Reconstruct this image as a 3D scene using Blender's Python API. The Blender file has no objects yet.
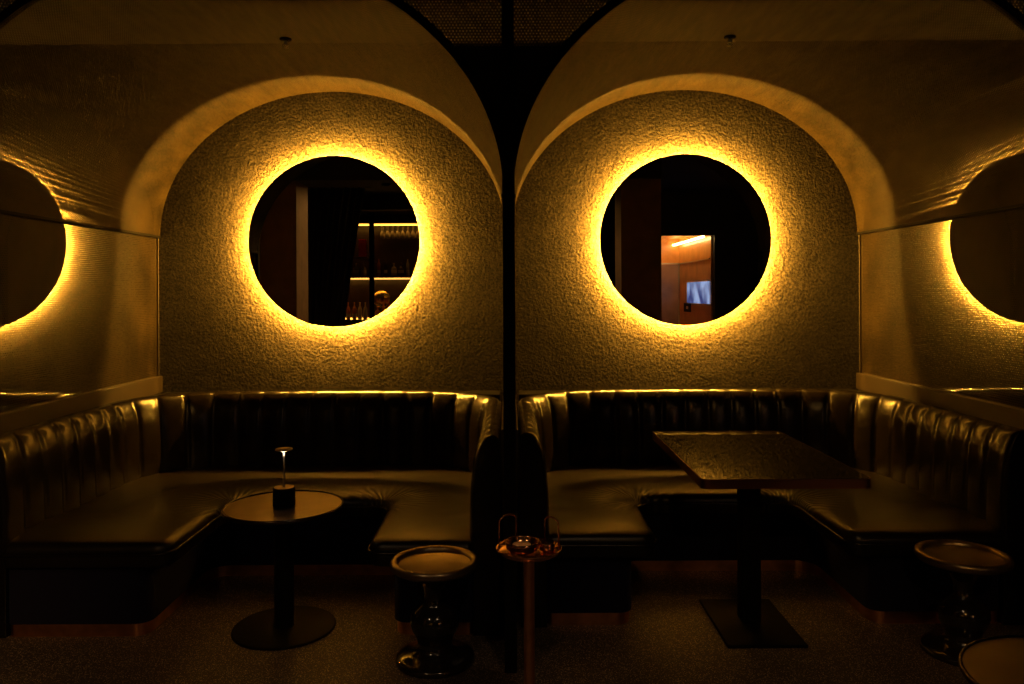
import bpy, bmesh, math, random
from mathutils import Vector, Matrix
from mathutils.geometry import delaunay_2d_cdt

PI = math.pi
random.seed(7)
scn = bpy.context.scene
COL = scn.collection

# ------------------------------------------------------------------ camera, world, exposure
F_PX = 778.0            # focal length in pixels of the 1024 wide frame
H_CAM = 1.6
Y_BACK = 5.6            # plane of the stucco back wall
Y_FRONT = 3.3           # front edge of the vaulted booths
cam_d = bpy.data.cameras.new('camera')
cam = bpy.data.objects.new('camera', cam_d)
COL.objects.link(cam)
cam_d.sensor_width = 36.0
cam_d.lens = F_PX / 1024 * 36.0
cam_d.shift_x = 3.0 / 1024
cam_d.shift_y = -49.0 / 1024
cam_d.clip_start = 0.05
cam.location = (0, 0, H_CAM)
cam.rotation_euler = (PI / 2, math.radians(0.28), 0)
scn.camera = cam

world = bpy.data.worlds.new('world')
scn.world = world
world.use_nodes = True
world.node_tree.nodes['Background'].inputs[0].default_value = (0, 0, 0, 1)
world.node_tree.nodes['Background'].inputs[1].default_value = 0
vs = scn.view_settings
vs.view_transform = 'Standard'
vs.look = 'None'
vs.exposure = 0.0
vs.gamma = 1.0
vs.use_curve_mapping = False
scn.cycles.max_bounces = 8
scn.cycles.diffuse_bounces = 4
scn.cycles.glossy_bounces = 5
scn.cycles.transparent_max_bounces = 16
scn.cycles.sample_clamp_indirect = 4.0

LED_STRENGTH = 15500.0     # face of the tape towards the wall
LED_SIDE = 5900.0        # its edge towards the vault    # ring of amber tape behind each mirror
AMBER = (1.0, 0.43, 0.04)


def spot(name, loc, power, color, angle, target=None, size=0.06):
    d = bpy.data.lights.new(name, 'SPOT')
    d.energy = power
    d.color = color
    d.spot_size = math.radians(angle)
    d.spot_blend = 0.6
    d.shadow_soft_size = size
    o = bpy.data.objects.new(name, d)
    COL.objects.link(o)
    o.location = loc
    if target:
        o.rotation_euler = (Vector(target) - Vector(loc)).to_track_quat('-Z', 'Y').to_euler()
    return o


# downlights added as room fill, behind and beside the camera
ADDED_DOWNLIGHTS = [(-1.6, 0.9, 3.0, 22.0), (0.6, 0.9, 3.0, 22.0), (0.0, -1.2, 3.365, 8.0)]
for dx, dy, dz, e in ADDED_DOWNLIGHTS:
    spot('added_downlight_beam', (dx, dy, dz), e, (1.0, 0.62, 0.32), 120, (dx, dy, 0))

# added spotlights on the rear lounge ceiling, put in to brighten the plaster piers
ADDED_SPOTS = [((-1.55, -1.6, 3.3), 190.0, (-2.7, 0.9, 1.9)), ((0.35, -1.6, 3.3), 40.0, (1.43, 0.9, 1.7))]
for lo_, e, ta in ADDED_SPOTS:
    spot('added_spot_beam', lo_, e, (1.0, 0.5, 0.12), 44, ta, 0.03)

# ------------------------------------------------------------------ materials


class NT:
    def __init__(s, name):
        s.m = bpy.data.materials.new(name)
        s.m.use_nodes = True
        s.t = s.m.node_tree
        s.b = s.t.nodes['Principled BSDF']
        s.out = s.t.nodes['Material Output']

    def n(s, kind, **kw):
        nd = s.t.nodes.new(kind)
        for k, v in kw.items():
            if k.startswith('i_'):
                nd.inputs[int(k[2:])].default_value = v
            else:
                setattr(nd, k, v)
        return nd

    def l(s, a, b):
        s.t.links.new(a, b)

    def set(s, **kw):
        for k, v in kw.items():
            s.b.inputs[k.replace('_', ' ')].default_value = v


def basic(name, color, rough=0.5, metal=0.0, spec=0.5, noise=0.0, nscale=20, bump=0.0, bscale=80, coat=0.0):
    w = NT(name)
    w.set(Base_Color=(*color, 1), Roughness=rough, Metallic=metal)
    w.b.inputs['Specular IOR Level'].default_value = spec
    w.b.inputs['Coat Weight'].default_value = coat
    w.b.inputs['Coat Roughness'].default_value = 0.08
    tc = w.n('ShaderNodeTexCoord')
    if noise:
        no = w.n('ShaderNodeTexNoise')
        no.inputs['Scale'].default_value = nscale
        no.inputs['Detail'].default_value = 5
        w.l(tc.outputs['Object'], no.inputs['Vector'])
        cr = w.n('ShaderNodeValToRGB')
        cr.color_ramp.elements[0].position = 0.3
        cr.color_ramp.elements[1].position = 0.7
        cr.color_ramp.elements[0].color = tuple(c * (1 - noise) for c in color) + (1,)
        cr.color_ramp.elements[1].color = tuple(min(1, c * (1 + noise)) for c in color) + (1,)
        w.l(no.outputs['Fac'], cr.inputs[0])
        w.l(cr.outputs[0], w.b.inputs['Base Color'])
    if bump:
        nb = w.n('ShaderNodeTexNoise')
        nb.inputs['Scale'].default_value = bscale
        nb.inputs['Detail'].default_value = 4
        w.l(tc.outputs['Object'], nb.inputs['Vector'])
        bp = w.n('ShaderNodeBump')
        bp.inputs['Strength'].default_value = bump
        bp.inputs['Distance'].default_value = 0.002
        w.l(nb.outputs['Fac'], bp.inputs['Height'])
        w.l(bp.outputs[0], w.b.inputs['Normal'])
    return w.m


def emit(name, color, strength):
    w = NT(name)
    w.set(Base_Color=(0, 0, 0, 1))
    w.b.inputs['Emission Color'].default_value = (*color, 1)
    w.b.inputs['Emission Strength'].default_value = strength
    return w.m


def stucco():
    w = NT('stucco')
    tc = w.n('ShaderNodeTexCoord')
    a = w.n('ShaderNodeTexNoise'); a.inputs['Scale'].default_value = 50; a.inputs['Detail'].default_value = 4
    a.inputs['Roughness'].default_value = 0.62
    b = w.n('ShaderNodeTexNoise'); b.inputs['Scale'].default_value = 24; b.inputs['Detail'].default_value = 2
    c = w.n('ShaderNodeTexNoise'); c.inputs['Scale'].default_value = 5; c.inputs['Detail'].default_value = 6
    for q in (a, b, c):
        w.l(tc.outputs['Object'], q.inputs['Vector'])
    ad = w.n('ShaderNodeMath', operation='MULTIPLY_ADD'); ad.inputs[1].default_value = 0.55
    w.l(b.outputs['Fac'], ad.inputs[0]); w.l(a.outputs['Fac'], ad.inputs[2])
    bp = w.n('ShaderNodeBump'); bp.inputs['Strength'].default_value = 1.0; bp.inputs['Distance'].default_value = 0.032
    w.l(ad.outputs[0], bp.inputs['Height']); w.l(bp.outputs[0], w.b.inputs['Normal'])
    cr = w.n('ShaderNodeValToRGB')
    cr.color_ramp.elements[0].position = 0.3; cr.color_ramp.elements[0].color = (0.033, 0.028, 0.020, 1)
    cr.color_ramp.elements[1].position = 0.7; cr.color_ramp.elements[1].color = (0.055, 0.047, 0.034, 1)
    w.l(c.outputs['Fac'], cr.inputs[0])
    d = w.n('ShaderNodeTexNoise'); d.inputs['Scale'].default_value = 62; d.inputs['Detail'].default_value = 3
    w.l(tc.outputs['Object'], d.inputs['Vector'])
    pit = w.n('ShaderNodeMapRange')
    pit.inputs['From Min'].default_value = 0.36; pit.inputs['From Max'].default_value = 0.64
    pit.inputs['To Min'].default_value = 0.5; pit.inputs['To Max'].default_value = 1.35
    w.l(d.outputs['Fac'], pit.inputs['Value'])
    mu = w.n('ShaderNodeVectorMath', operation='SCALE')
    w.l(cr.outputs[0], mu.inputs[0]); w.l(pit.outputs[0], mu.inputs['Scale']); w.l(mu.outputs[0], w.b.inputs['Base Color'])
    w.set(Roughness=0.9)
    w.b.inputs['Specular IOR Level'].default_value = 0.08
    return w.m


def perforated(name, color, pitch=0.012, rad=0.32, rough=0.5, metal=0.0, streak=0.25):
    """painted sheet metal punched with round holes in a staggered grid; UVs are metres"""
    w = NT(name)
    uv = w.n('ShaderNodeUVMap')
    inv = w.n('ShaderNodeVectorMath', operation='MULTIPLY')
    inv.inputs[1].default_value = (1 / pitch, 1 / (pitch * 1.7320508), 0)
    w.l(uv.outputs[0], inv.inputs[0])

    def lattice(off):
        ad = w.n('ShaderNodeVectorMath', operation='ADD'); ad.inputs[1].default_value = (off, off, 0)
        fr = w.n('ShaderNodeVectorMath', operation='FRACTION')
        sb = w.n('ShaderNodeVectorMath', operation='SUBTRACT'); sb.inputs[1].default_value = (0.5, 0.5, 0)
        mu = w.n('ShaderNodeVectorMath', operation='MULTIPLY'); mu.inputs[1].default_value = (1, 1.7320508, 0)
        le = w.n('ShaderNodeVectorMath', operation='LENGTH')
        w.l(inv.outputs[0], ad.inputs[0]); w.l(ad.outputs[0], fr.inputs[0]); w.l(fr.outputs[0], sb.inputs[0])
        w.l(sb.outputs[0], mu.inputs[0]); w.l(mu.outputs[0], le.inputs[0])
        return le.outputs['Value']
    mn = w.n('ShaderNodeMath', operation='MINIMUM')
    w.l(lattice(100.0), mn.inputs[0]); w.l(lattice(100.5), mn.inputs[1])
    lt = w.n('ShaderNodeMath', operation='GREATER_THAN'); lt.inputs[1].default_value = rad
    w.l(mn.outputs[0], lt.inputs[0])
    w.l(lt.outputs[0], w.b.inputs['Alpha'])
    tc = w.n('ShaderNodeTexCoord')
    mp = w.n('ShaderNodeMapping'); mp.inputs['Scale'].default_value = (9, 1.6, 1.2)
    no = w.n('ShaderNodeTexNoise'); no.inputs['Scale'].default_value = 2.5; no.inputs['Detail'].default_value = 6
    w.l(tc.outputs['Object'], mp.inputs[0]); w.l(mp.outputs[0], no.inputs['Vector'])
    cr = w.n('ShaderNodeValToRGB')
    cr.color_ramp.elements[0].position = 0.35; cr.color_ramp.elements[1].position = 0.68
    cr.color_ramp.elements[0].color = tuple(x * (1 - streak) for x in color) + (1,)
    cr.color_ramp.elements[1].color = tuple(min(1, x * (1 + streak)) for x in color) + (1,)
    w.l(no.outputs['Fac'], cr.inputs[0]); w.l(cr.outputs[0], w.b.inputs['Base Color'])
    w.set(Roughness=rough, Metallic=metal)
    w.b.inputs['Specular IOR Level'].default_value = 0.1
    return w.m


def leather(name, color, wrinkles=()):
    w = NT(name)
    w.set(Base_Color=(*color, 1), Roughness=0.36)
    w.b.inputs['Specular IOR Level'].default_value = 0.42
    tc = w.n('ShaderNodeTexCoord')
    no = w.n('ShaderNodeTexNoise'); no.inputs['Scale'].default_value = 9; no.inputs['Detail'].default_value = 4
    gr = w.n('ShaderNodeTexVoronoi'); gr.inputs['Scale'].default_value = 320
    w.l(tc.outputs['Object'], no.inputs['Vector']); w.l(tc.outputs['Object'], gr.inputs['Vector'])
    b1 = w.n('ShaderNodeBump'); b1.inputs['Strength'].default_value = 0.25; b1.inputs['Distance'].default_value = 0.012
    w.l(no.outputs['Fac'], b1.inputs['Height'])
    b2 = w.n('ShaderNodeBump'); b2.inputs['Strength'].default_value = 0.25; b2.inputs['Distance'].default_value = 0.0008
    w.l(gr.outputs['Distance'], b2.inputs['Height']); w.l(b1.outputs[0], b2.inputs['Normal'])
    rr = w.n('ShaderNodeMapRange'); rr.inputs['To Min'].default_value = 0.17; rr.inputs['To Max'].default_value = 0.27
    w.l(no.outputs['Fac'], rr.inputs['Value']); w.l(rr.outputs[0], w.b.inputs['Roughness'])
    w.l(b2.outputs[0], w.b.inputs['Normal'])
    return w.m


def terrazzo(name, base, chip, scale, rough, chips=0.32):
    w = NT(name)
    tc = w.n('ShaderNodeTexCoord')
    v = w.n('ShaderNodeTexVoronoi'); v.inputs['Scale'].default_value = scale
    w.l(tc.outputs['Object'], v.inputs['Vector'])
    lt = w.n('ShaderNodeMath', operation='LESS_THAN'); lt.inputs[1].default_value = chips
    w.l(v.outputs['Distance'], lt.inputs[0])
    sp = w.n('ShaderNodeSeparateColor'); w.l(v.outputs['Color'], sp.inputs[0])
    mu = w.n('ShaderNodeMath', operation='MULTIPLY'); w.l(lt.outputs[0], mu.inputs[0]); w.l(sp.outputs[0], mu.inputs[1])
    mx = w.n('ShaderNodeMix', data_type='RGBA'); mx.inputs[6].default_value = (*base, 1); mx.inputs[7].default_value = (*chip, 1)
    w.l(mu.outputs[0], mx.inputs[0]); w.l(mx.outputs[2], w.b.inputs['Base Color'])
    w.set(Roughness=rough)
    return w.m


def fabric(name, color):
    w = NT(name)
    w.set(Base_Color=(*color, 1), Roughness=0.95)
    w.b.inputs['Specular IOR Level'].default_value = 0.05
    w.b.inputs['Sheen Weight'].default_value = 0.12
    w.b.inputs['Sheen Tint'].default_value = (0.25, 0.3, 0.8, 1)
    tc = w.n('ShaderNodeTexCoord')
    no = w.n('ShaderNodeTexNoise'); no.inputs['Scale'].default_value = 160; no.inputs['Detail'].default_value = 3
    w.l(tc.outputs['Object'], no.inputs['Vector'])
    bp = w.n('ShaderNodeBump'); bp.inputs['Strength'].default_value = 0.5; bp.inputs['Distance'].default_value = 0.002
    w.l(no.outputs['Fac'], bp.inputs['Height']); w.l(bp.outputs[0], w.b.inputs['Normal'])
    return w.m


M = {}
M['stucco'] = stucco()
M['vault'] = perforated('perforated_bronze_sheet', (0.030, 0.0215, 0.008), rad=0.26, rough=0.5, streak=0.5)
M['screen'] = perforated('perforated_bronze_screen', (0.022, 0.0155, 0.006), pitch=0.0135, rad=0.25, rough=0.5, streak=0.45)
M['fascia'] = perforated('perforated_black_sheet', (0.02, 0.016, 0.012), pitch=0.0145, rad=0.27, rough=0.5, streak=0.1)
M['rail'] = basic('bronze_rail', (0.022, 0.015, 0.007), 0.5, 0.0, noise=0.15, nscale=6)
M['black_metal'] = basic('black_powder_metal', (0.006, 0.0055, 0.005), 0.6, 0.0, 0.07, noise=0.2)
M['dark_paint'] = basic('dark_paint', (0.02, 0.016, 0.012), 0.75, noise=0.2, nscale=4)
M['leather'] = leather('olive_black_leather', (0.007, 0.005, 0.003))
M['velvet'] = fabric('navy_velvet', (0.013, 0.012, 0.035))
M['copper'] = basic('aged_copper', (0.8, 0.4, 0.2), 0.28, 1.0, noise=0.2, nscale=14)
M['copper_shiny'] = basic('polished_copper', (0.8, 0.42, 0.22), 0.14, 1.0)
M['mirror'] = basic('mirror_silver', (0.82, 0.8, 0.78), 0.005, 1.0)
M['led'] = emit('amber_led', AMBER, LED_STRENGTH)
M['led_side'] = emit('amber_led_edge', AMBER, LED_SIDE)
M['gloss_black'] = basic('glossy_black_lacquer', (0.012, 0.01, 0.009), 0.16, 0.0, coat=0.6)
M['satin_dark'] = basic('satin_dark_metal', (0.36, 0.28, 0.17), 0.3, 0.95, noise=0.12, nscale=9)
M['rim_metal'] = basic('dark_polished_rim', (0.12, 0.1, 0.08), 0.22, 1.0)
M['stone'] = terrazzo('polished_dark_stone', (0.006, 0.005, 0.004), (0.05, 0.04, 0.028), 260, 0.03, 0.36)
M['stone'].node_tree.nodes['Principled BSDF'].inputs['IOR'].default_value = 1.09
M['floor'] = terrazzo('terrazzo_floor', (0.06, 0.044, 0.033), (0.75, 0.6, 0.45), 150, 0.5, 0.34)
M['bronze_edge'] = basic('bronze_edge', (0.42, 0.2, 0.1), 0.28, 1.0)
M['steel'] = basic('brushed_steel', (0.6, 0.58, 0.55), 0.3, 1.0)
M['plaster'] = basic('brown_plaster', (0.2, 0.11, 0.035), 0.85, noise=0.2, nscale=5)
M['curtain'] = basic('black_curtain', (0.02, 0.015, 0.012), 0.9, bump=0.3, bscale=200)
M['walnut'] = basic('walnut', (0.12, 0.05, 0.02), 0.45, noise=0.35, nscale=7)


# ------------------------------------------------------------------ geometry helpers
def rng(n):
    return range(n)


class G:
    """collects geometry of ONE mesh"""

    def __init__(s):
        s.bm = bmesh.new()
        s.uv = s.bm.loops.layers.uv.new('UVMap')

    def face(s, vs, uvs=None, smooth=False):
        try:
            f = s.bm.faces.new(vs)
        except ValueError:
            return None
        f.smooth = smooth
        if uvs:
            for lp, u in zip(f.loops, uvs):
                lp[s.uv].uv = u
        return f

    def poly(s, pts, uvs=None, smooth=False):
        return s.face([s.bm.verts.new(p) for p in pts], uvs, smooth)

    def box(s, x0, x1, y0, y1, z0, z1, bevel=0.0, seg=2):
        r = bmesh.ops.create_cube(s.bm, size=1)
        vs = r['verts']
        for v in vs:
            v.co = Vector(((x0 + x1) / 2 + v.co.x * (x1 - x0), (y0 + y1) / 2 + v.co.y * (y1 - y0), (z0 + z1) / 2 + v.co.z * (z1 - z0)))
        if bevel:
            es = list({e for v in vs for e in v.link_edges})
            bmesh.ops.bevel(s.bm, geom=es, offset=bevel, segments=seg, affect='EDGES', profile=0.5)
        return s

    def lathe(s, prof, cx=0, cy=0, n=48, smooth=True):
        rings = []
        for r, z in prof:
            if r < 1e-6:
                rings.append([s.bm.verts.new((cx, cy, z))])
            else:
                rings.append([s.bm.verts.new((cx + r * math.cos(2 * PI * k / n), cy + r * math.sin(2 * PI * k / n), z)) for k in rng(n)])
        for a, b in zip(rings, rings[1:]):
            for k in rng(n):
                k2 = (k + 1) % n
                if len(a) == 1 and len(b) == 1:
                    continue
                if len(a) == 1:
                    s.face([a[0], b[k2], b[k]], smooth=smooth)
                elif len(b) == 1:
                    s.face([a[k], a[k2], b[0]], smooth=smooth)
                else:
                    s.face([a[k], a[k2], b[k2], b[k]], smooth=smooth)
        return s

    def tube(s, pts, r, n=10, closed=False):
        pts = [Vector(p) for p in pts]
        N = len(pts)
        rings = []
        prev = None
        for i, p in enumerate(pts):
            if closed:
                t = pts[(i + 1) % N] - pts[i - 1]
            else:
                t = pts[min(i + 1, N - 1)] - pts[max(i - 1, 0)]
            t.normalize()
            if prev is None:
                up = Vector((0, 0, 1)) if abs(t.z) < 0.9 else Vector((1, 0, 0))
                a = t.cross(up).normalized()
            else:
                a = (prev - t * prev.dot(t)).normalized()
            prev = a
            b = t.cross(a)
            rr = r[i] if isinstance(r, (list, tuple)) else r
            rings.append([s.bm.verts.new(p + (a * math.cos(2 * PI * k / n) + b * math.sin(2 * PI * k / n)) * rr) for k in rng(n)])
        M_ = N if closed else N - 1
        for i in rng(M_):
            A, B = rings[i], rings[(i + 1) % N]
            for k in rng(n):
                s.face([A[k], A[(k + 1) % n], B[(k + 1) % n], B[k]], smooth=True)
        if not closed:
            s.face(list(reversed(rings[0])))
            s.face(rings[-1])
        return s

    def prism(s, pts, z0, z1, bevel=0.0):
        """vertical prism over a plan outline (ccw)"""
        lo = [s.bm.verts.new((x, y, z0)) for x, y in pts]
        hi = [s.bm.verts.new((x, y, z1)) for x, y in pts]
        n = len(pts)
        for k in rng(n):
            s.face([lo[k], lo[(k + 1) % n], hi[(k + 1) % n], hi[k]])
        a = s.face(list(reversed(lo)))
        b = s.face(hi)
        if bevel:
            es = list({e for f in (a, b) for e in f.edges})
            bmesh.ops.bevel(s.bm, geom=es, offset=bevel, segments=2, affect='EDGES', profile=0.5)
        return s

    def done(s, name, mat, parent=None, loc=None, rot=None, sharp=None, fix=True):
        if fix:
            bmesh.ops.recalc_face_normals(s.bm, faces=s.bm.faces)
        me = bpy.data.meshes.new(name)
        if sharp:
            for f in s.bm.faces:
                f.smooth = True
            for e in s.bm.edges:
                if len(e.link_faces) == 2 and e.calc_face_angle(0) > math.radians(sharp):
                    e.smooth = False
        s.bm.to_mesh(me)
        s.bm.free()
        me.materials.append(mat)
        o = bpy.data.objects.new(name, me)
        COL.objects.link(o)
        if parent:
            o.parent = parent
        if loc:
            o.location = loc
        if rot:
            o.rotation_euler = rot
        return o


def tag(o, label, cat, group=None, kind=None):
    o['label'] = label
    o['category'] = cat
    if group:
        o['group'] = group
    if kind:
        o['kind'] = kind
    return o


def thing(name, label, cat, loc=(0, 0, 0), rotz=0, group=None):
    o = bpy.data.objects.new(name, None)
    COL.objects.link(o)
    o.location = loc
    o.rotation_euler = (0, 0, rotz)
    return tag(o, label, cat, group)


def struct(o, label, cat):
    return tag(o, label, cat, kind='structure')


def copy_tree(o, parent=None):
    c = o.copy()
    COL.objects.link(c)
    c.parent = parent
    for ch in [k for k in o.children]:
        copy_tree(ch, c)
    return c


def round_poly(pts, seg=10):
    """pts: (x, y, radius) -> dense outline with filleted corners and subdivided sides"""
    n = len(pts)
    out = []
    for i in rng(n):
        p = Vector(pts[i][:2]); a = Vector(pts[i - 1][:2]); b = Vector(pts[(i + 1) % n][:2])
        r = pts[i][2]
        u = (a - p).normalized(); v = (b - p).normalized()
        if r <= 0:
            out.append(p)
            continue
        ang = u.angle(v)
        d = r / math.tan(ang / 2)
        t0 = p + u * d; t1 = p + v * d
        c = p + (u + v).normalized() * (r / math.sin(ang / 2))
        a0 = math.atan2((t0 - c).y, (t0 - c).x); a1 = math.atan2((t1 - c).y, (t1 - c).x)
        da = (a1 - a0 + PI) % (2 * PI) - PI
        for k in rng(seg + 1):
            q = a0 + da * k / seg
            out.append(Vector((c.x + r * math.cos(q), c.y + r * math.sin(q))))
    dense = []
    for i in rng(len(out)):
        a = out[i]; b = out[(i + 1) % len(out)]
        m = max(1, int((b - a).length / 0.06))
        for k in rng(m):
            dense.append(a + (b - a) * k / m)
    return dense


# ------------------------------------------------------------------ the room shell
X_C = [-3.795, -1.265, 1.265, 3.795]        # booth centre lines
PITCH = 2.53
Z_SPRING, RX, RZ = 2.02, 1.243, 1.035
Z_TOP = 3.405
X_LO, X_HI = -5.6, 5.6
Y_REAR = -3.0


def slab(name, x0, x1, y0, y1, z0, z1, mat, label, cat):
    return struct(G().box(x0, x1, y0, y1, z0, z1).done(name, mat), label, cat)


slab('floor', X_LO, X_HI, -6.6, 5.9, -0.1, 0.0, M['floor'], 'dark speckled terrazzo floor under tables and stools', 'floor')
slab('ceiling', X_LO, X_HI, -3.2, 5.9, Z_TOP, Z_TOP + 0.1, basic('ceiling_paint', (0.013, 0.010, 0.007), 0.8), 'dark flat ceiling above the vaults', 'ceiling')
slab('wall_back', X_LO, X_HI, Y_BACK, Y_BACK + 0.12, 0.0, Z_TOP, M['stucco'], 'rough stucco wall glowing amber behind the round mirrors', 'wall')
slab('wall_left', X_LO - 0.12, X_LO, -3.2, 5.7, 0.0, Z_TOP, M['dark_paint'], 'dark side wall at the far left of the lounge', 'wall')
slab('wall_right', X_HI, X_HI + 0.12, -3.2, 5.7, 0.0, Z_TOP, M['dark_paint'], 'dark side wall at the far right of the lounge', 'wall')

# rear wall with the lit doorway on the right and the opening to the bar on the left
DX0, DX1, DZ = 2.70, 3.73, 2.63
BX0, BX1, BZ = -3.75, -1.15, 3.12
g = G()
g.box(X_LO, BX0, Y_REAR - 0.15, Y_REAR, 0, Z_TOP)
g.box(BX0, BX1, Y_REAR - 0.15, Y_REAR, BZ, Z_TOP)
g.box(BX1, DX0, Y_REAR - 0.15, Y_REAR, 0, Z_TOP)
g.box(DX0, DX1, Y_REAR - 0.15, Y_REAR, DZ, Z_TOP)
g.box(DX1, X_HI, Y_REAR - 0.15, Y_REAR, 0, Z_TOP)
struct(g.done('wall_rear', M['dark_paint']), 'dark rear wall of the lounge seen in the mirrors', 'wall')


def arch_pts(n=64, rx=RX, rz=RZ):
    return [(rx * math.cos(PI - PI * k / n), Z_SPRING + rz * math.sin(PI * k / n)) for k in rng(n + 1)]


VLAB = ['far left', 'left', 'right', 'far right']
for i, cx in enumerate(X_C):
    g = G()
    pts = arch_pts()
    acc = 0.0
    cols = []
    for k, (x, z) in enumerate(pts):
        if k:
            acc += math.hypot(x - pts[k - 1][0], z - pts[k - 1][1])
        cols.append((g.bm.verts.new((cx + x, Y_FRONT, z)), g.bm.verts.new((cx + x, Y_BACK, z)), acc))
    L = Y_BACK - Y_FRONT
    for a, b in zip(cols, cols[1:]):
        g.face([a[0], b[0], b[1], a[1]], [(a[2], 0), (b[2], 0), (b[2], L), (a[2], L)], smooth=True)
    v = g.done('ceiling_vault', M['vault'], fix=False)
    struct(v, 'arched perforated bronze vault over the %s booth' % VLAB[i], 'vault')
    # black edge trim round the mouth of the vault
    g = G()
    rings = []
    for (x, z) in pts:
        n = Vector((x / RX ** 2, (z - Z_SPRING) / RZ ** 2)).normalized()
        w = 0.035
        x2, z2 = x + n.x * w, z + n.y * w
        if abs(x2) > PITCH / 2:
            x2 = math.copysign(PITCH / 2, x2)
        rings.append([g.bm.verts.new((cx + a, b, c)) for a, b, c in ((x, Y_FRONT - 0.012, z), (x2, Y_FRONT - 0.012, z2), (x2, Y_FRONT + 0.02, z2), (x, Y_FRONT + 0.02, z))])
    for a, b in zip(rings, rings[1:]):
        for k in rng(4):
            g.face([a[k], b[k], b[(k + 1) % 4], a[(k + 1) % 4]])
    struct(g.done('trim_arch', M['black_metal']), 'black metal edge round the mouth of the %s vault' % VLAB[i], 'trim')

# perforated spandrels above and between the arches
g = G()
for cx in X_C:
    pts = arch_pts(64, RX + 0.02, RZ + 0.02)
    pts = [(max(-PITCH / 2, min(PITCH / 2, x)), z) for x, z in pts]
    for (xa, za), (xb, zb) in zip(pts, pts[1:]):
        q = [(cx + xa, Y_FRONT, za), (cx + xb, Y_FRONT, zb), (cx + xb, Y_FRONT, Z_TOP), (cx + xa, Y_FRONT, Z_TOP)]
        g.poly(q, [(p[0], p[2]) for p in q])
struct(g.done('wall_front', M['fascia'], fix=False), 'black perforated spandrel panels between the vault mouths', 'wall panel')

# partitions between the booths: post, perforated screen, rails, solid lower part
PN = ['at the outer left', 'left of the left booth', 'between the two booths', 'right of the right booth', 'at the outer right']
for i in rng(5):
    x = -5.06 + i * PITCH
    r = bpy.data.objects.new('wall_partition', None)
    COL.objects.link(r)
    r.location = (x, Y_FRONT, 0)
    struct(r, 'perforated bronze partition screen %s' % PN[i], 'partition')
    L = Y_BACK - Y_FRONT
    g = G()
    zs0, zs1 = 1.015, Z_SPRING - 0.01
    for sx in (0.0,):
        q = [(sx, 0.03, zs0), (sx, L - 0.002, zs0), (sx, L - 0.002, zs1), (sx, 0.03, zs1)]
        g.poly(q, [(p[1], p[2]) for p in q])
    g.done('mesh_panel', M['screen'], r, fix=False)
    G().box(-0.036, 0.036, 0.03, L - 0.001, 0.90, 1.015, 0.004).done('lower_rail', M['rail'], r)
    G().box(-0.031, 0.031, 0.03, L - 0.001, Z_SPRING - 0.014, Z_SPRING + 0.004, 0.002).done('upper_rail', M['black_metal'], r)
    G().box(-0.012, 0.012, L - 0.012, L - 0.001, 1.015, Z_SPRING - 0.014, 0.003).done('rear_stile', M['rail'], r)
    G().box(-0.02, 0.02, 0.03, L - 0.001, 0.0, 0.90).done('lower_panel', M['dark_paint'], r)
    G().box(-0.026, 0.026, -0.03, 0.03, 0.0, Z_TOP - 0.001, 0.004).done('post', M['black_metal'], r)
    # dark backing of the lower spandrel, following the two arches
    g = G()
    lo = []
    for k in rng(13):
        z = Z_SPRING + 0.02 + (2.66 - Z_SPRING - 0.02) * k / 12
        q = 1 - ((z - Z_SPRING) / (RZ + 0.03)) ** 2
        lo.append((PITCH / 2 - (RX + 0.03) * math.sqrt(q), z))
    ring = [(max(w, 0.005), z) for w, z in lo]
    for a, b in zip(ring, ring[1:]):
        g.poly([(-a[0], 0.04, a[1]), (a[0], 0.04, a[1]), (b[0], 0.04, b[1]), (-b[0], 0.04, b[1])])
        g.poly([(-a[0], 0.05, a[1]), (-b[0], 0.05, b[1]), (b[0], 0.05, b[1]), (a[0], 0.05, a[1])])
    g.done('spandrel_backing', M['dark_paint'], r, fix=False)

# sprinklers at the crown of the two middle vaults
for cx, w in ((X_C[1], 'left'), (X_C[2], 'right')):
    r = thing('fire_sprinkler', 'small fire sprinkler head at the crown of the %s vault' % w, 'sprinkler', (cx + 0.0, 4.43, Z_SPRING + RZ - 0.002), group='fire sprinklers')
    G().lathe([(0, 0), (0.034, 0), (0.034, -0.006), (0.026, -0.012), (0, -0.012)], n=24).done('escutcheon', M['black_metal'], r)
    g = G().lathe([(0, -0.012), (0.009, -0.012), (0.009, -0.03), (0.006, -0.034), (0, -0.034)], n=14)
    g.tube([(0.008, 0, -0.026), (0.013, 0, -0.038), (0.003, 0, -0.05)], 0.002, 6)
    g.tube([(-0.008, 0, -0.026), (-0.013, 0, -0.038), (-0.003, 0, -0.05)], 0.002, 6)
    g.done('sprinkler_head', M['steel'], r)
    G().lathe([(0, -0.05), (0.014, -0.05), (0.014, -0.053), (0, -0.053)], n=16).done('deflector', M['steel'], r)

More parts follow.
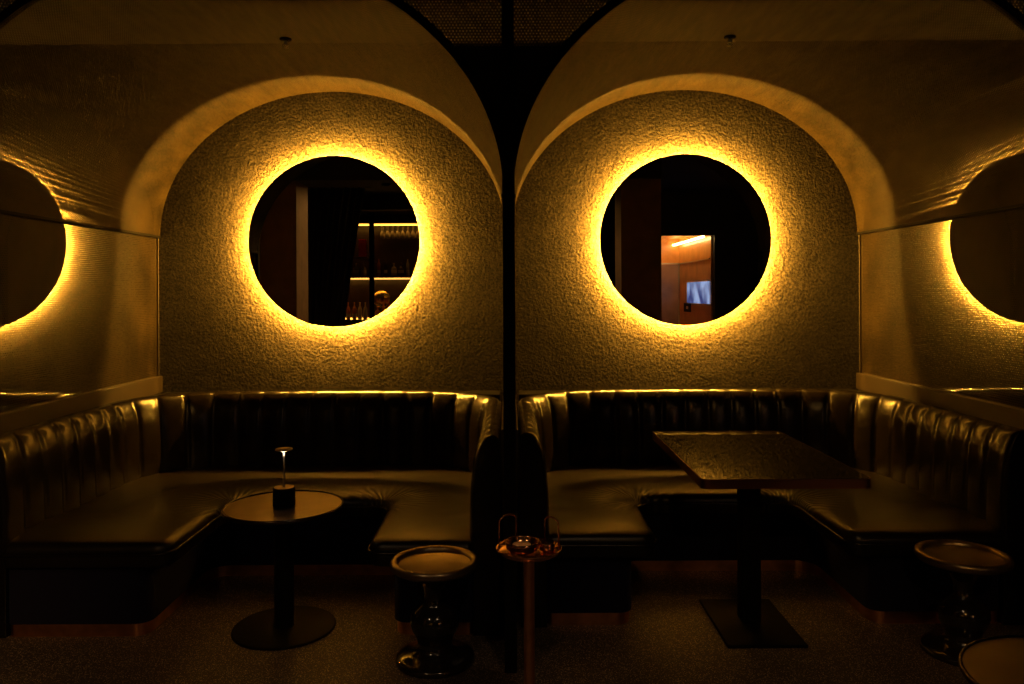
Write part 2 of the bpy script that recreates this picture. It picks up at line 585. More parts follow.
# ------------------------------------------------------------------ round mirrors
MZ, MR = 1.975, 0.611
MX = [-3.768, -1.246, 1.261, 3.756]
for i, cx in enumerate(X_C):
    lab = ['round backlit mirror in the far left booth, seen through the perforated screen',
           'round backlit mirror of the left booth, reflecting curtain and bottle shelves',
           'round backlit mirror of the right booth, reflecting a lit doorway',
           'round backlit mirror in the far right booth, seen through the perforated screen'][i]
    r = thing('round_mirror', lab, 'mirror', (MX[i], Y_BACK, MZ), group='backlit round mirrors')
    rx = (PI / 2, 0, 0)      # local z of the lathe points to the room (-y)
    G().lathe([(0, 0.054), (MR - 0.002, 0.054)], n=160, smooth=False).done('mirror_glass', M['mirror'], r, rot=rx)
    G().lathe([(MR - 0.002, 0.054), (MR, 0.053), (MR, 0.048), (MR - 0.003, 0.046), (0, 0.046)], n=160).done('mirror_edge', M['black_metal'], r, rot=rx)
    G().lathe([(0.545, 0.0), (0.545, 0.046)], n=96).done('mounting_ring', M['black_metal'], r, rot=rx)
    g = G().lathe([(0.5555, 0.001), (0.553, 0.004)], n=120)
    g.done('light_strip', M['led_side'], r, rot=rx)
    G().lathe([(0.565, 0.042), (0.573, 0.042)], n=120).done('light_strip', M['led'], r, rot=rx)

# ------------------------------------------------------------------ banquettes
YF, YB, XW, RC = 3.62, 5.24, 1.09, 0.46
NCH = 31


def u_path(YF):
    """dense U path of the backrest face, from left arm front to right arm front"""
    pts = []
    def seg(a, b, n):
        for k in rng(n):
            pts.append((a[0] + (b[0] - a[0]) * k / n, a[1] + (b[1] - a[1]) * k / n))
    seg((-XW, YF), (-XW, YB - RC), 120)
    for k in rng(80):
        t = PI - PI / 2 * k / 80
        pts.append((-XW + RC + RC * math.cos(t), YB - RC + RC * math.sin(t)))
    seg((-XW + RC, YB), (XW - RC, YB), 120)
    for k in rng(80):
        t = PI / 2 - PI / 2 * k / 80
        pts.append((XW - RC + RC * math.cos(t), YB - RC + RC * math.sin(t)))
    seg((XW, YB - RC), (XW, YF), 120)
    pts.append((XW, YF))
    L = [0.0]
    for a, b in zip(pts, pts[1:]):
        L.append(L[-1] + math.hypot(b[0] - a[0], b[1] - a[1]))
    return pts, L


def backrest_mesh(sx):
    g = G()
    pts, L = u_path(3.62 if sx > 0 else 3.70)
    tot = L[-1]
    # section: (outward offset, height, puff weight, puff dir outward, puff dir up)
    sec = [(0.000, 0.40, 0.5, -1, 0), (0.000, 0.46, 0.9, -1, 0), (0.003, 0.56, 1, -1, 0), (0.007, 0.66, 1, -1, 0), (0.013, 0.74, 1, -1, 0),
           (0.020, 0.80, 1, -1, 0.1), (0.030, 0.85, 1, -0.95, 0.2), (0.042, 0.885, 1, -0.8, 0.3), (0.056, 0.911, 1, -0.6, 0.4), (0.073, 0.928, 0.9, -0.3, 0.4),
           (0.091, 0.935, 0.6, 0, 0.4), (0.110, 0.932, 0.3, 0, 0.3), (0.124, 0.918, 0.1, 0, 0), (0.128, 0.80, 0, 0, 0), (0.128, 0.30, 0, 0, 0)]
    S = 11
    cols = []
    j = 0
    rnd = random.Random(3)
    puff = [0.9 + 0.25 * rnd.random() for _ in rng(NCH)]
    us = []
    for c in rng(NCH):
        for k in rng(S):
            us.append((c, k / S))
    us.append((NCH - 1, 1.0))
    for c, t in us:
        d = (c + t) / NCH * tot
        while j < len(L) - 2 and L[j + 1] < d:
            j += 1
        f = (d - L[j]) / (L[j + 1] - L[j])
        x = pts[j][0] + (pts[j + 1][0] - pts[j][0]) * f
        y = pts[j][1] + (pts[j + 1][1] - pts[j][1]) * f
        tx, ty = pts[j + 1][0] - pts[j][0], pts[j + 1][1] - pts[j][1]
        l = math.hypot(tx, ty)
        nx, ny = -ty / l, tx / l      # outward: left of travel
        b = (1 - abs(2 * t - 1) ** 2.6)
        b = b ** 0.62 * 0.024 * puff[c] - 0.006
        col = []
        for (o, z, w, dx, dz) in sec:
            oo = o + b * w * dx
            zz = z + b * w * dz * 0.75
            col.append(g.bm.verts.new((x + nx * oo, y + ny * oo, zz)))
        cols.append(col)
    for a, b in zip(cols, cols[1:]):
        for k in rng(len(sec) - 1):
            g.face([a[k], b[k], b[k + 1], a[k + 1]], smooth=True)
    g.face(list(reversed(cols[0]))); g.face(cols[-1])
    return g


def seat_outline(sx, grow_front=0.0, inset_in=0.0):
    YF = 3.62 if sx > 0 else 3.72
    """sx=+1: wide lobe on the left. returns ccw outline"""
    xl, xr = (-0.315, 0.605) if sx > 0 else (-0.35, 0.565)
    xl, xr = xl - inset_in, xr + inset_in
    f = YF - 0.02 + grow_front
    yb = (4.39 if sx > 0 else 4.43) + (grow_front * 0.8)
    P = [(-XW, f, 0.03), (xl, f, 0.07), (xl, yb, 0.12), (xr, yb, 0.12), (xr, f, 0.07), (XW, f, 0.03), (XW, YB, RC), (-XW, YB, RC)]
    if sx < 0:
        P = [(-x, y, r) for x, y, r in reversed(P)]
    return round_poly(P)


def seat_mesh(sx):
    out = seat_outline(sx)
    n = len(out)
    segs = [(out[i], out[(i + 1) % n]) for i in rng(n)]

    front = [(a, b) for a, b in segs if a.y < 4.6 and b.y < 4.6 and abs(a.x) < XW - 0.005 and abs(b.x) < XW - 0.005]

    def dist(p, ss=None):
        best = 9
        for a, b in (ss or segs):
            ab = b - a
            t = max(0, min(1, (p - a).dot(ab) / max(1e-9, ab.length_squared)))
            d = (p - (a + ab * t)).length
            best = min(best, d)
        return best

    def inside(p):
        c = False
        for a, b in segs:
            if (a.y > p.y) != (b.y > p.y) and p.x < (b.x - a.x) * (p.y - a.y) / (b.y - a.y) + a.x:
                c = not c
        return c
    V = list(out)
    E = [(i, (i + 1) % n) for i in rng(n)]
    # inner rings close to the edge for a smooth roll
    for d in (0.008, 0.02, 0.036, 0.055):
        for i in rng(n):
            t = (out[(i + 1) % n] - out[i - 1]).normalized()
            p = out[i] + Vector((-t.y, t.x)) * d
            if inside(p) and dist(p) > d * 0.93:
                V.append(p)
    step = 0.034
    y = YF
    row = 0
    while y < YB:
        x = -XW + (step / 2 if row % 2 else 0)
        while x < XW:
            p = Vector((x, y))
            if inside(p) and dist(p) > 0.072:
                V.append(p)
            x += step
        y += step * 0.87
        row += 1
    vo, eo, fo, ov, oe, of = delaunay_2d_cdt(V, E, [list(rng(n))], 1, 1e-5)
    g = G()
    corners = [(sx * -0.315, 4.39), (sx * 0.605, 4.39)]

    def h(p, d):
        z = 0.414 + 0.026 * math.sqrt(max(0, 1 - (1 - min(1, d / 0.05)) ** 2.2)) + 0.026 * math.sin(PI * min(0.92, 0.08 + d / 0.62))
        return z
    bv = []
    for p in vo:
        bv.append(g.bm.verts.new((p.x, p.y, h(p, dist(p, front)))))
    for f in fo:
        g.face([bv[k] for k in f], smooth=True)
    # apron of the cushion
    g.bm.verts.ensure_lookup_table()
    prev = [bv[i] for i in rng(n)] if all((vo[i] - out[i]).length < 1e-4 for i in rng(n)) else None
    top = prev or [g.bm.verts.new((p.x, p.y, 0.414)) for p in out]
    for dz, ins in ((0.41, -0.003), (0.38, -0.003), (0.345, 0.0), (0.335, 0.004)):
        ring = []
        for i in rng(n):
            t = (out[(i + 1) % n] - out[i - 1]).normalized()
            p = out[i] + Vector((-t.y, t.x)) * ins
            ring.append(g.bm.verts.new((p.x, p.y, dz)))
        for i in rng(n):
            k = (i + 1) % n
            g.face([ring[i], ring[k], top[k], top[i]], smooth=True)
        top = ring
    g.face(list(reversed(top)))
    return g, out


def seat_leather(sx):
    """leather with fine puckers fanning out from the two inner corners"""
    m = M['leather'].copy()
    m.name = 'puckered_leather'
    t = m.node_tree
    b = t.nodes['Principled BSDF']
    src = b.inputs['Normal'].links[0].from_socket
    mrg = b.inputs['Roughness'].links[0].from_node
    mrg.inputs['To Min'].default_value = 0.27
    mrg.inputs['To Max'].default_value = 0.35
    for nd in t.nodes:
        if nd.type == 'BUMP' and abs(nd.inputs['Distance'].default_value - 0.012) < 1e-5:
            nd.inputs['Strength'].default_value = 0.1
    b.inputs['Specular IOR Level'].default_value = 0.5
    N = t.nodes.new
    tc = N('ShaderNodeTexCoord')
    hs = []
    for cx, cy in ((sx * -0.27, 4.31), (sx * 0.56, 4.31)):
        sb = N('ShaderNodeVectorMath'); sb.operation = 'SUBTRACT'; sb.inputs[1].default_value = (cx, cy, 0)
        t.links.new(tc.outputs['Object'], sb.inputs[0])
        se = N('ShaderNodeSeparateXYZ'); t.links.new(sb.outputs[0], se.inputs[0])
        at = N('ShaderNodeMath'); at.operation = 'ARCTAN2'
        t.links.new(se.outputs[1], at.inputs[0]); t.links.new(se.outputs[0], at.inputs[1])
        no = N('ShaderNodeTexNoise'); no.inputs['Scale'].default_value = 7
        t.links.new(tc.outputs['Object'], no.inputs['Vector'])
        ma = N('ShaderNodeMath'); ma.operation = 'MULTIPLY_ADD'; ma.inputs[1].default_value = 34
        t.links.new(at.outputs[0], ma.inputs[0])
        nm = N('ShaderNodeMath'); nm.operation = 'MULTIPLY'; nm.inputs[1].default_value = 5.0
        t.links.new(no.outputs['Fac'], nm.inputs[0]); t.links.new(nm.outputs[0], ma.inputs[2])
        si = N('ShaderNodeMath'); si.operation = 'SINE'; t.links.new(ma.outputs[0], si.inputs[0])
        le = N('ShaderNodeVectorMath'); le.operation = 'LENGTH'
        m2 = N('ShaderNodeVectorMath'); m2.operation = 'MULTIPLY'; m2.inputs[1].default_value = (1, 1, 0)
        t.links.new(sb.outputs[0], m2.inputs[0]); t.links.new(m2.outputs[0], le.inputs[0])
        mr = N('ShaderNodeMapRange'); mr.inputs['From Min'].default_value = 0.08; mr.inputs['From Max'].default_value = 0.33
        mr.inputs['To Min'].default_value = 1; mr.inputs['To Max'].default_value = 0
        t.links.new(le.outputs['Value'], mr.inputs['Value'])
        mu = N('ShaderNodeMath'); mu.operation = 'MULTIPLY'
        t.links.new(si.outputs[0], mu.inputs[0]); t.links.new(mr.outputs[0], mu.inputs[1])
        hs.append(mu)
    ad = N('ShaderNodeMath'); ad.operation = 'ADD'
    t.links.new(hs[0].outputs[0], ad.inputs[0]); t.links.new(hs[1].outputs[0], ad.inputs[1])
    bp = N('ShaderNodeBump'); bp.inputs['Strength'].default_value = 0.85; bp.inputs['Distance'].default_value = 0.003
    t.links.new(ad.outputs[0], bp.inputs['Height']); t.links.new(src, bp.inputs['Normal'])
    t.links.new(bp.outputs[0], b.inputs['Normal'])
    return m


seat_mat = {1: seat_leather(1), -1: seat_leather(-1)}


def banquette(cx, sx, label):
    r = thing('banquette', label, 'banquette', (cx, 0, 0), group='U-shaped leather banquettes')
    backrest_mesh(sx).done('backrest', M['leather'], r)
    g, out = seat_mesh(sx)
    s = g.done('seat', seat_mat[sx], r)
    # piping along the exposed front and inner edges
    n = len(out)
    line = [p for p in out if p.y < YF + 0.3 and abs(p.x) < XW - 0.012 or (p.y < 4.5 and abs(p.x) < 0.7)]
    pp = []
    for i in rng(n):
        p = out[i]
        if (abs(p.x) < XW - 0.012) and p.y < 4.5:
            t = (out[(i + 1) % n] - out[i - 1]).normalized()
            q = p - Vector((-t.y, t.x)) * 0.007
            pp.append((q.x, q.y, 0.398))
    pp.sort(key=lambda q: 0)  # outline order already runs along the exposed edge
    k0 = max(rng(len(pp)), key=lambda k: math.dist(pp[k], pp[k - 1]))
    pp = pp[k0:] + pp[:k0]
    G().tube(pp, 0.008, 8).done('piping', M['leather'], s)
    o2 = seat_outline(sx, 0.035, 0.11)
    G().prism([tuple(p) for p in o2], 0.062, 0.335).done('plinth', M['velvet'], r)
    o3 = seat_outline(sx, 0.045, 0.12)
    G().prism([tuple(p) for p in o3], 0.0, 0.062).done('toe_kick', M['copper'], r)
    G().box(-1.2, 1.2, YB + 0.128, Y_BACK - 0.001, 0.3, 0.90, 0.006).done('rear_ledge', M['black_metal'], r)
    for k in (-1, 1):
        xa, xb = sorted((k * (XW + 0.0), k * 1.215))
        G().box(xa, xb, (3.63 if sx > 0 else 3.715), YB, 0.0, 0.42, 0.004).done('arm_base', M['leather'], r)
    return r


banquette(X_C[0], -1, 'channelled leather banquette in the far left booth beyond the perforated screen')
banquette(X_C[1], 1, 'channelled dark leather banquette curving round the small round lamp table')
banquette(X_C[2], -1, 'channelled dark leather banquette curving round the rectangular stone table')
banquette(X_C[3], 1, 'channelled leather banquette in the far right booth beyond the perforated screen')

# ------------------------------------------------------------------ round cocktail tables


def round_table(x, y, label):
    r = thing('round_table', label, 'table', (x, y, 0), group='round pedestal tables')
    G().lathe([(0, 0.574), (0.272, 0.574), (0.272, 0.587), (0, 0.587)], n=96).done('tabletop', M['satin_dark'], r, sharp=40)
    G().lathe([(0.2725, 0.572), (0.279, 0.573), (0.282, 0.579), (0.282, 0.587), (0.279, 0.591), (0.2725, 0.5915), (0.2725, 0.572)], n=96).done('edge_rim', M['rim_metal'], r)
    G().lathe([(0, 0.573), (0.09, 0.573), (0.09, 0.566), (0.046, 0.556), (0.046, 0.02), (0.05, 0.013), (0, 0.013)], n=40).done('column', M['black_metal'], r, sharp=50)
    G().lathe([(0, 0.0), (0.24, 0.0), (0.242, 0.004), (0.24, 0.010), (0.232, 0.013), (0, 0.015)], n=80).done('base', M['black_metal'], r, sharp=50)
    return r


TX, TY = -1.085, 3.73
round_table(TX, TY, 'small round pedestal table carrying a little lamp in the left booth')
round_table(1.475, 2.0, 'round pedestal table nearest the camera, cut off by the lower right corner')

# little cordless lamp on the left table
r = thing('table_lamp', 'tiny black cordless lamp with a disc shade on the round table', 'lamp', (TX + 0.002, TY, 0.587))
G().lathe([(0, 0), (0.05, 0), (0.0525, 0.003), (0.0525, 0.084), (0.050, 0.088), (0, 0.088)], n=48).done('lamp_base', M['black_metal'], r, sharp=40)
G().lathe([(0, 0.0885), (0.047, 0.0885), (0.047, 0.0895), (0, 0.0895)], n=40).done('base_cap', M['satin_dark'], r, sharp=40)
G().lathe([(0, 0.0895), (0.007, 0.0895), (0.006, 0.1), (0.0045, 0.17), (0.0045, 0.262), (0, 0.262)], n=16).done('stem', M['steel'], r)
sh = G().lathe([(0, 0.262), (0.034, 0.264), (0.04, 0.266), (0.041, 0.269), (0.039, 0.272), (0, 0.275)], n=48).done('lamp_shade', M['satin_dark'], r)
G().lathe([(0.013, 0.2605), (0.020, 0.2605), (0.020, 0.2622), (0.013, 0.2622)], n=24).done('light_source', emit('lamp_white', (1.0, 0.78, 0.5), 12), sh)

# ------------------------------------------------------------------ turned stools
STOOL = [(r_, z_ * 1.03) for r_, z_ in [(0, 0), (0.165, 0), (0.172, 0.006), (0.172, 0.02), (0.165, 0.028), (0.145, 0.033), (0.11, 0.042), (0.083, 0.058), (0.074, 0.078),
         (0.08, 0.105), (0.098, 0.135), (0.107, 0.165), (0.105, 0.195), (0.088, 0.22), (0.062, 0.238), (0.048, 0.255), (0.044, 0.28),
         (0.05, 0.315), (0.07, 0.345), (0.11, 0.37), (0.16, 0.388), (0.183, 0.396), (0, 0.396)]]
SEAT = [(r_, z_ * 1.03) for r_, z_ in [(0, 0.396), (0.183, 0.396), (0.191, 0.404), (0.193, 0.418), (0.189, 0.428), (0.18, 0.432), (0.164, 0.430), (0.158, 0.424),
        (0.156, 0.414), (0.150, 0.412), (0, 0.414)]]


def stool(x, y, label):
    r = thing('turned_stool', label, 'stool', (x, y, 0), group='turned pedestal stools')
    G().lathe(STOOL, n=64).done('pedestal', M['gloss_black'], r, sharp=60)
    G().lathe(SEAT, n=80).done('seat', M['satin_dark'], r, sharp=50)
    return r


stool(-0.33, 3.39, 'black turned pedestal stool with a dished top beside the left banquette')
stool(2.0, 3.44, 'black turned pedestal stool in the shadow before the right banquette')

# ------------------------------------------------------------------ rectangular stone table
r = thing('rectangular_table', 'rectangular table with polished dark speckled stone top in the right booth', 'table', (1.215, 4.0, 0))
hx, hy = 0.375, 0.60
o = [(-hx, -hy, 0.035), (hx, -hy, 0.035), (hx, hy, 0.035), (-hx, hy, 0.035)]
pl = [tuple(p) for p in round_poly(o)]
G().prism(pl, 0.738, 0.779, 0.0015).done('edge_band', M['bronze_edge'], r)
o = [(-hx + 0.004, -hy + 0.004, 0.032), (hx - 0.004, -hy + 0.004, 0.032), (hx - 0.004, hy - 0.004, 0.032), (-hx + 0.004, hy - 0.004, 0.032)]
G().prism([tuple(p) for p in round_poly(o)], 0.772, 0.7805).done('tabletop', M['stone'], r)
G().box(-0.105, -0.015, -0.28, -0.19, 0.014, 0.72, 0.006).done('column', M['black_metal'], r)
G().box(-0.20, 0.20, -0.42, 0.30, 0.722, 0.738, 0.003).done('support_plate', M['black_metal'], r)
G().box(-0.24, 0.12, -0.51, 0.02, 0.0, 0.014, 0.003).done('base_plate', M['black_metal'], r)

# ------------------------------------------------------------------ copper drinks stand in front
r = thing('drinks_stand', 'slim copper floor stand with a tray, bowl and wire loops in front', 'stand', (0.062, 2.6, 0))
G().lathe([(0, 0), (0.125, 0), (0.128, 0.004), (0.125, 0.012), (0.05, 0.02), (0.024, 0.035), (0, 0.035)], n=60).done('base', M['copper'], r)
G().lathe([(0, 0.03), (0.0185, 0.03), (0.0185, 0.715), (0.024, 0.72), (0.024, 0.735), (0, 0.735)], n=36).done('pole', M['copper'], r, sharp=50)
t = G().lathe([(0, 0.732), (0.098, 0.734), (0.105, 0.738), (0.109, 0.748), (0.111, 0.75), (0.109, 0.752), (0.104, 0.744), (0.096, 0.739), (0, 0.738)], n=72).done('tray', M['copper_shiny'], r)
bo = G().lathe([(0, 0.741), (0.042, 0.741), (0.053, 0.75), (0.0565, 0.764), (0.0575, 0.774), (0.0555, 0.776), (0.0535, 0.773), (0.052, 0.768), (0.046, 0.754), (0.036, 0.75), (0, 0.75)], cx=-0.022, cy=-0.01, n=56).done('bowl', M['copper_shiny'], r)
G().lathe([(0, 0.7505), (0.030, 0.7505), (0.031, 0.755), (0.031, 0.762), (0.030, 0.765), (0, 0.765)], cx=-0.024, cy=-0.012, n=36).done('bowl_disc', basic('pale_copper', (0.95, 0.55, 0.28), 0.6, 0.0), bo)
G().lathe([(0, 0.741), (0.024, 0.741), (0.028, 0.75), (0.028, 0.768), (0.0265, 0.769), (0.025, 0.75), (0, 0.745)], cx=0.062, cy=-0.002, n=36).done('cup', M['copper_shiny'], r)


def loop(c, ax, w, z0, z1):
    """upright wire loop, feet on the tray rim"""
    c = Vector(c); ax = Vector(ax).normalized()
    P = []
    for t in rng(15):
        a = PI * t / 14
        P.append(c + ax * (w * math.cos(a)) + Vector((0, 0, z1 - 0.02 + 0.02 * math.sin(a))))
    return [P[0] - Vector((0, 0, z1 - 0.02 - z0))] + P + [P[-1] - Vector((0, 0, z1 - 0.02 - z0))]


G().tube(loop((-0.07, 0.03, 0), (1, 0.75, 0), 0.036, 0.742, 0.85), 0.003, 8).done('wire_loop', M['copper_shiny'], r)
G().tube(loop((0.078, 0.03, 0), (1, -0.9, 0), 0.030, 0.742, 0.842), 0.003, 8).done('wire_loop', M['copper_shiny'], r)

# ------------------------------------------------------------------ lounge behind the camera, seen in the mirrors
for dx, dy, dz, e in ADDED_DOWNLIGHTS:  # housings for the added fill beams
    r = thing('added_downlight', 'added fill lamp in the lounge ceiling at %s' % ('the left' if dx < 0 else 'the right' if dx > 0 else 'the middle rear'), 'light', (dx, dy, dz + 0.04), group='added downlights')
    G().lathe([(0.035, -0.001), (0.06, -0.001), (0.06, -0.02), (0.05, -0.026), (0.042, -0.026), (0.035, -0.02)], n=32).done('bezel', M['black_metal'], r)
    G().lathe([(0, -0.004), (0.034, -0.004)], n=24).done('lens', emit('added_downlight_lens', (1, 0.62, 0.32), 0.6), r)

for (lx, ly, lz), e, ta in ADDED_SPOTS:  # housings for the added pier spots
    r = thing('added_spotlight', 'added black spotlight on the rear lounge ceiling aimed at the %s pier' % ('left' if lx < 0 else 'right'), 'light', (lx, ly, Z_TOP), group='added ceiling spotlights')
    G().lathe([(0, 0), (0.04, 0), (0.04, -0.02), (0, -0.02)], n=28).done('ceiling_plate', M['black_metal'], r)
    d_ = (Vector(ta) - Vector((lx, ly, lz))).normalized()
    q_ = Vector((0, 0, lz - Z_TOP))
    G().tube([q_ - d_ * 0.10, q_ - d_ * 0.02], 0.035, 24).done('barrel', M['black_metal'], r)
    G().tube([Vector((0, 0, -0.02)), Vector((0, 0, -0.05)), q_ - d_ * 0.08], 0.006, 8).done('stem', M['black_metal'], r)

struct(G().box(-3.9, -2.70, 0.63, 1.2, 0, 3.04).done('wall_pier', M['plaster']), 'brown plaster pier seen at the left of the left mirror', 'pier')
struct(G().box(1.43, 1.94, 0.63, 1.2, 0, 3.04).done('wall_pier', M['plaster']), 'brown plaster pier seen at the left of the right mirror', 'pier')
struct(G().box(-3.9, 1.94, 0.6, 1.24, 3.04, Z_TOP - 0.001).done('trim_beam', M['dark_paint']), 'dark beam over the plaster piers', 'beam')

# curtain, tied back so its edge leans
g = G()
nx, nz = 120, 18
for s_ in (0,):
    grid = []
    for k in rng(nz + 1):
        q = k / nz
        z = 0.02 + 3.2 * q
        xr = -2.62 + 0.42 * q ** 1.3
        row = []
        for i in rng(nx + 1):
            u = i / nx
            x = -3.35 + (xr + 3.35) * u
            y = -0.8 + 0.05 * math.sin(u * 2 * PI * 11 + 0.8 * math.sin(q * 3)) + 0.02 * math.sin(u * 40 + 2)
            row.append(g.bm.verts.new((x, y, z)))
        grid.append(row)
    for a, b in zip(grid, grid[1:]):
        for i in rng(nx):
            g.face([a[i], a[i + 1], b[i + 1], b[i]], smooth=True)
cu = g.done('curtain', M['curtain'])
sm = cu.modifiers.new('thickness', 'SOLIDIFY'); sm.thickness = 0.004
tag(cu, 'black full height curtain reflected in the left mirror', 'curtain')
tag(G().tube([(-3.45, -0.8, 3.24), (-2.1, -0.8, 3.24)], 0.014, 12).done('curtain_rod', M['black_metal']), 'black rod carrying the curtain reflected in the left mirror', 'rod')
struct(G().box(-3.6, -3.45, -0.9, -0.7, 0, Z_TOP - 0.001).done('wall_stub', M['dark_paint']), 'dark wall end beside the curtain', 'wall')

# bar: alcove box behind the rear wall
g = G()
yb0, yb1 = -4.0, -3.15
g.box(BX0 - 0.05, BX1 + 0.05, yb0 - 0.1, yb0, 0, 3.2)
g.box(BX0 - 0.1, BX0, yb0, yb1, 0, 3.2)
g.box(BX1, BX1 + 0.1, yb0, yb1, 0, 3.2)
g.box(BX0 - 0.05, BX1 + 0.05, yb0, yb1, 3.12, 3.2)
struct(g.done('wall_bar', M['walnut']), 'dark recess holding the bottle shelves', 'wall')
YS = -3.3    # front line of the shelves
r = thing('bar_cabinet', 'tall back bar with lit shelves of bottles, reflected in the left mirror', 'cabinet', ((BX0 + BX1) / 2, YS, 0))
hw = (BX1 - BX0) / 2 - 0.005
led_y = emit('shelf_led', (1.0, 0.5, 0.06), 2.5)
G().box(-hw, hw, -0.5, 0.0, 0.0, 1.08, 0.004).done('counter_body', M['walnut'], r)
G().box(-hw, hw, -0.5, 0.03, 1.08, 1.12, 0.004).done('countertop', M['gloss_black'], r)
for z in (1.93, 2.93):
    s = G().box(-hw, hw, -0.45, 0.0, z - 0.04, z, 0.003).done('shelf', M['walnut'], r)
s = G().box(-hw, hw, -0.02, 0.004, 2.87, 2.895).done('shelf_light', led_y, r)
s = G().box(-hw, hw, -0.02, 0.004, 1.86, 1.885).done('shelf_light', emit('shelf_led_dim', (1.0, 0.5, 0.1), 1.6), r)
s = G().box(-hw, hw, -0.44, -0.425, 1.125, 1.14).done('shelf_light', emit('shelf_led_low', (1.0, 0.42, 0.05), 6), r)
G().box(-hw, hw, -0.06, -0.035, 1.865, 1.888).done('shelf_light', emit('added_shelf_fill', (1.0, 0.42, 0.05), 9), r)  # added strip, fills the front of the counter bottles with light
G().box(-hw, hw, -0.06, -0.035, 2.865, 2.888).done('shelf_light', emit('added_shelf_fill', (1.0, 0.42, 0.05), 9), r)  # same added fill under the top shelf
G().box(-0.13, -0.04, -0.02, 0.02, 1.12, 3.1, 0.003).done('upright', M['black_metal'], r)
G().box(-hw, hw, -0.49, -0.48, 1.12, 3.1).done('back_panel', basic('smoked_back_panel', (0.03, 0.015, 0.006), 0.3), r)

glass_cols = {
    'amber': basic('amber_bottle', (0.45, 0.16, 0.03), 0.12),
    'red': basic('red_bottle', (0.5, 0.04, 0.03), 0.2),
    'pale': basic('pale_bottle', (0.6, 0.5, 0.4), 0.15),
    'dark': basic('dark_bottle', (0.05, 0.03, 0.02), 0.1),
    'clear': basic('clear_glassware', (0.35, 0.3, 0.22), 0.08),
}
label_mat = basic('cream_paper', (0.6, 0.5, 0.36), 0.7)
PROF = {
    'tall': [(0, 0), (0.036, 0), (0.038, 0.01), (0.038, 0.19), (0.03, 0.22), (0.014, 0.25), (0.012, 0.3), (0.014, 0.305), (0.014, 0.32), (0, 0.32)],
    'squat': [(0, 0), (0.05, 0), (0.053, 0.01), (0.053, 0.13), (0.04, 0.16), (0.016, 0.175), (0.014, 0.21), (0.02, 0.212), (0.02, 0.24), (0, 0.24)],
    'slim': [(0, 0), (0.03, 0), (0.031, 0.22), (0.018, 0.25), (0.012, 0.27), (0.012, 0.31), (0, 0.31)],
}
bottle_src = {}


def bottle(kind, colr, loc, label, group):
    key = (kind, colr)
    if key not in bottle_src:
        r = thing('bottle', label, 'bottle', loc, group=group)
        G().lathe(PROF[kind], n=20).done('glass_body', glass_cols[colr], r)
        rr = {'tall': 0.0386, 'squat': 0.0536, 'slim': 0.0316}[kind]
        G().lathe([(rr, 0.05), (rr, 0.11)], n=20).done('paper_label', label_mat, r)
        bottle_src[key] = r
        return r
    c = copy_tree(bottle_src[key])
    c.location = loc
    c['label'] = label
    c['group'] = group
    return c


rnd = random.Random(11)
KN = {'tall': 'tall', 'squat': 'squat', 'slim': 'slim'}
x = -3.0
while x < -1.55:
    kind = rnd.choice(['tall', 'squat', 'slim', 'tall']); colr = rnd.choice(['amber', 'red', 'pale', 'red', 'amber', 'pale'])
    bottle(kind, colr, (x, YS - 0.08 - 0.05 * rnd.random(), 1.1205), '%s %s bottle standing on the lit bar counter in the left mirror' % (KN[kind], colr), 'bottles on the bar counter')
    x += 0.1 + 0.02 * rnd.random()
x = -2.98
while x < -1.55:
    kind = rnd.choice(['squat', 'slim', 'squat']); colr = rnd.choice(['dark', 'clear', 'amber', 'clear'])
    if not (-2.6 < x < -2.47):
        bottle(kind, colr, (x, YS - 0.12, 1.9305), '%s %s bottle on the upper bar shelf in the left mirror' % (KN[kind], colr), 'bottles on the upper bar shelf')
    x += 0.125 + 0.03 * rnd.random()
# stemware hanging under the top shelf
gsrc = None
x = -2.36
while x < -1.5:
    for yy in (-0.1, -0.26):
        if gsrc is None:
            gsrc = G().lathe([(0, 0), (0.034, -0.002), (0.034, -0.004), (0.006, -0.01), (0.004, -0.09), (0.02, -0.11), (0.036, -0.15), (0.038, -0.19), (0.032, -0.23), (0.030, -0.23), (0.036, -0.19), (0.034, -0.15), (0, -0.112)], n=20).done('stem_glass', glass_cols['clear'])
            tag(gsrc, 'stemmed glass hanging upside down under the lit top bar shelf', 'glass', 'glasses hanging over the bar')
            q = gsrc
        else:
            q = gsrc.copy(); COL.objects.link(q)
        q.location = (x, YS + yy, 2.865)
    x += 0.095
r = thing('liquor_box', 'small red box on the upper left bar shelf in the left mirror', 'box', (-2.72, YS - 0.1, 2.45))
r.location = (-2.72, YS - 0.1, 2.2905)
G().box(-0.07, 0.07, -0.04, 0.04, 0.0, 0.32, 0.004).done('carton', glass_cols['red'], r)
tag(G().box(-3.0, -2.62, YS - 0.3, YS - 0.02, 2.26, 2.29, 0.003).done('short_shelf', M['walnut']), 'short walnut shelf left of the black upright in the bar', 'shelf')
tag(G().lathe([(0, 0), (0.16, 0.004), (0.165, 0.012), (0.16, 0.02), (0, 0.024)], n=48).done('round_tray', basic('brass_tray', (0.85, 0.6, 0.2), 0.2, 1.0), loc=(-2.42, YS - 0.36, 1.50), rot=(PI / 2 - 0.12, 0, 0.1)), 'round brass tray leaning behind the counter bottles', 'tray')

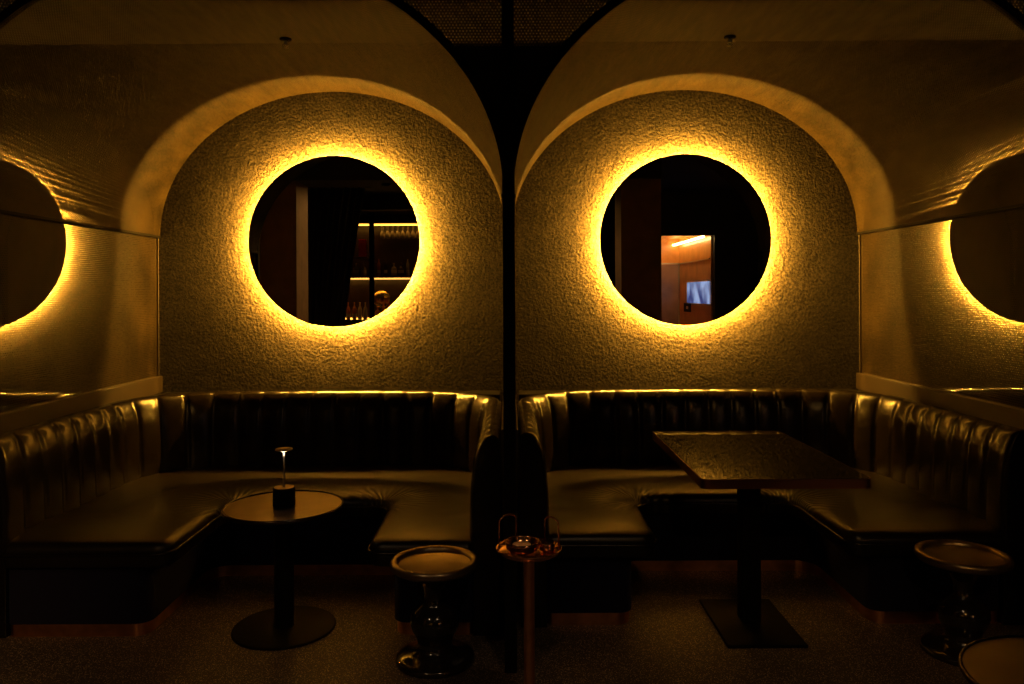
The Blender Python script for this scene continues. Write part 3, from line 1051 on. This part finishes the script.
# corridor beyond the doorway, reflected in the right mirror
wood = basic('orange_wood', (0.62, 0.3, 0.07), 0.32, noise=0.25, nscale=3, coat=0.3)
cy1 = -5.8
g = G()
g.box(DX0 - 0.9, DX1 + 0.3, cy1 - 0.1, cy1, 0, 2.75)
g.box(DX1 - 0.03, DX1 + 0.12, cy1, -3.15, 0, 2.75)
g.box(DX0 - 1.0, DX0 - 0.9, cy1, -3.15, 0, 2.75)
struct(g.done('wall_corridor', wood), 'orange wood panelling of the corridor in the right mirror', 'wall')
struct(G().box(DX0 - 1.0, DX1 + 0.3, cy1 - 0.1, -3.15, 2.75, 2.85).done('ceiling_corridor', wood), 'wood ceiling of the corridor in the right mirror', 'ceiling')
struct(G().box(DX0 - 0.1, DX0, -3.16, -2.99, 0, DZ + 0.08).done('trim_door', M['black_metal']), 'black jamb of the lit doorway', 'trim')
lam = basic('grey_brown_laminate', (0.3, 0.2, 0.17), 0.3, noise=0.2, nscale=3, coat=0.3)
struct(G().box(DX0 - 0.9, DX1 - 0.05, cy1 + 0.002, cy1 + 0.015, 0, 2.19).done('wall_wainscot', lam), 'grey brown lower panel on the corridor end wall', 'wall panel')
tag(G().box(3.55, 3.60, cy1 + 0.02, -3.2, 2.60, 2.635, 0.002).done('linear_light', emit('corridor_led', (1.0, 0.62, 0.24), 20)), 'long linear light along the corridor wall in the right mirror', 'light')
struct(G().box(DX1 - 0.05, DX1 - 0.032, cy1 + 0.01, -3.2, 2.20, 2.225).done('trim_corridor', M['steel']), 'thin steel line along the corridor wall', 'trim')
struct(G().box(DX0 - 0.9, DX1 - 0.04, cy1 + 0.002, cy1 + 0.02, 2.20, 2.235).done('trim_corridor', M['steel']), 'thin steel line across the corridor end wall', 'trim')
struct(G().box(DX1 - 0.06, DX1 - 0.032, cy1 + 0.004, cy1 + 0.05, 0, 2.2).done('trim_corner', M['steel']), 'bright steel corner strip in the corridor', 'trim')
refl = NT('blue_reflection')  # blue glow painted in place of a reflection on glossy wood
tc = refl.n('ShaderNodeTexCoord'); no = refl.n('ShaderNodeTexNoise'); no.inputs['Scale'].default_value = 2.2
refl.l(tc.outputs['Object'], no.inputs['Vector'])
cr = refl.n('ShaderNodeValToRGB')
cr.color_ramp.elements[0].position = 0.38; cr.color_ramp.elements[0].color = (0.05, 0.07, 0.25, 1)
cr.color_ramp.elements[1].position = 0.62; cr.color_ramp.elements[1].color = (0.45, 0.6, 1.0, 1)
refl.l(no.outputs['Fac'], cr.inputs[0]); refl.l(cr.outputs[0], refl.b.inputs['Emission Color'])
refl.set(Base_Color=(0, 0, 0, 1)); refl.b.inputs['Emission Strength'].default_value = 0.8
w = thing('painted_reflection', 'glowing panel painted as a blue reflection on the corridor wall, seen in the right mirror', 'reflection', (DX1 - 0.032, -4.05, 1.58))  # added emissive panel standing in for a wall reflection
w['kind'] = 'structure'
G().box(-0.02, -0.001, -0.95, 0.8, -0.2, 0.22, 0.004).done('reflection_pane', refl.m, w)
r = thing('wall_sign', 'small dark square sign on the corridor wall in the right mirror', 'sign', (DX1 - 0.032, -5.0, 1.28))
G().box(-0.012, -0.001, -0.33, 0.3, -0.09, 0.09, 0.003).done('plate', M['black_metal'], r)
G().box(-0.014, -0.0125, -0.10, 0.08, -0.03, 0.03).done('symbol', M['steel'], r)
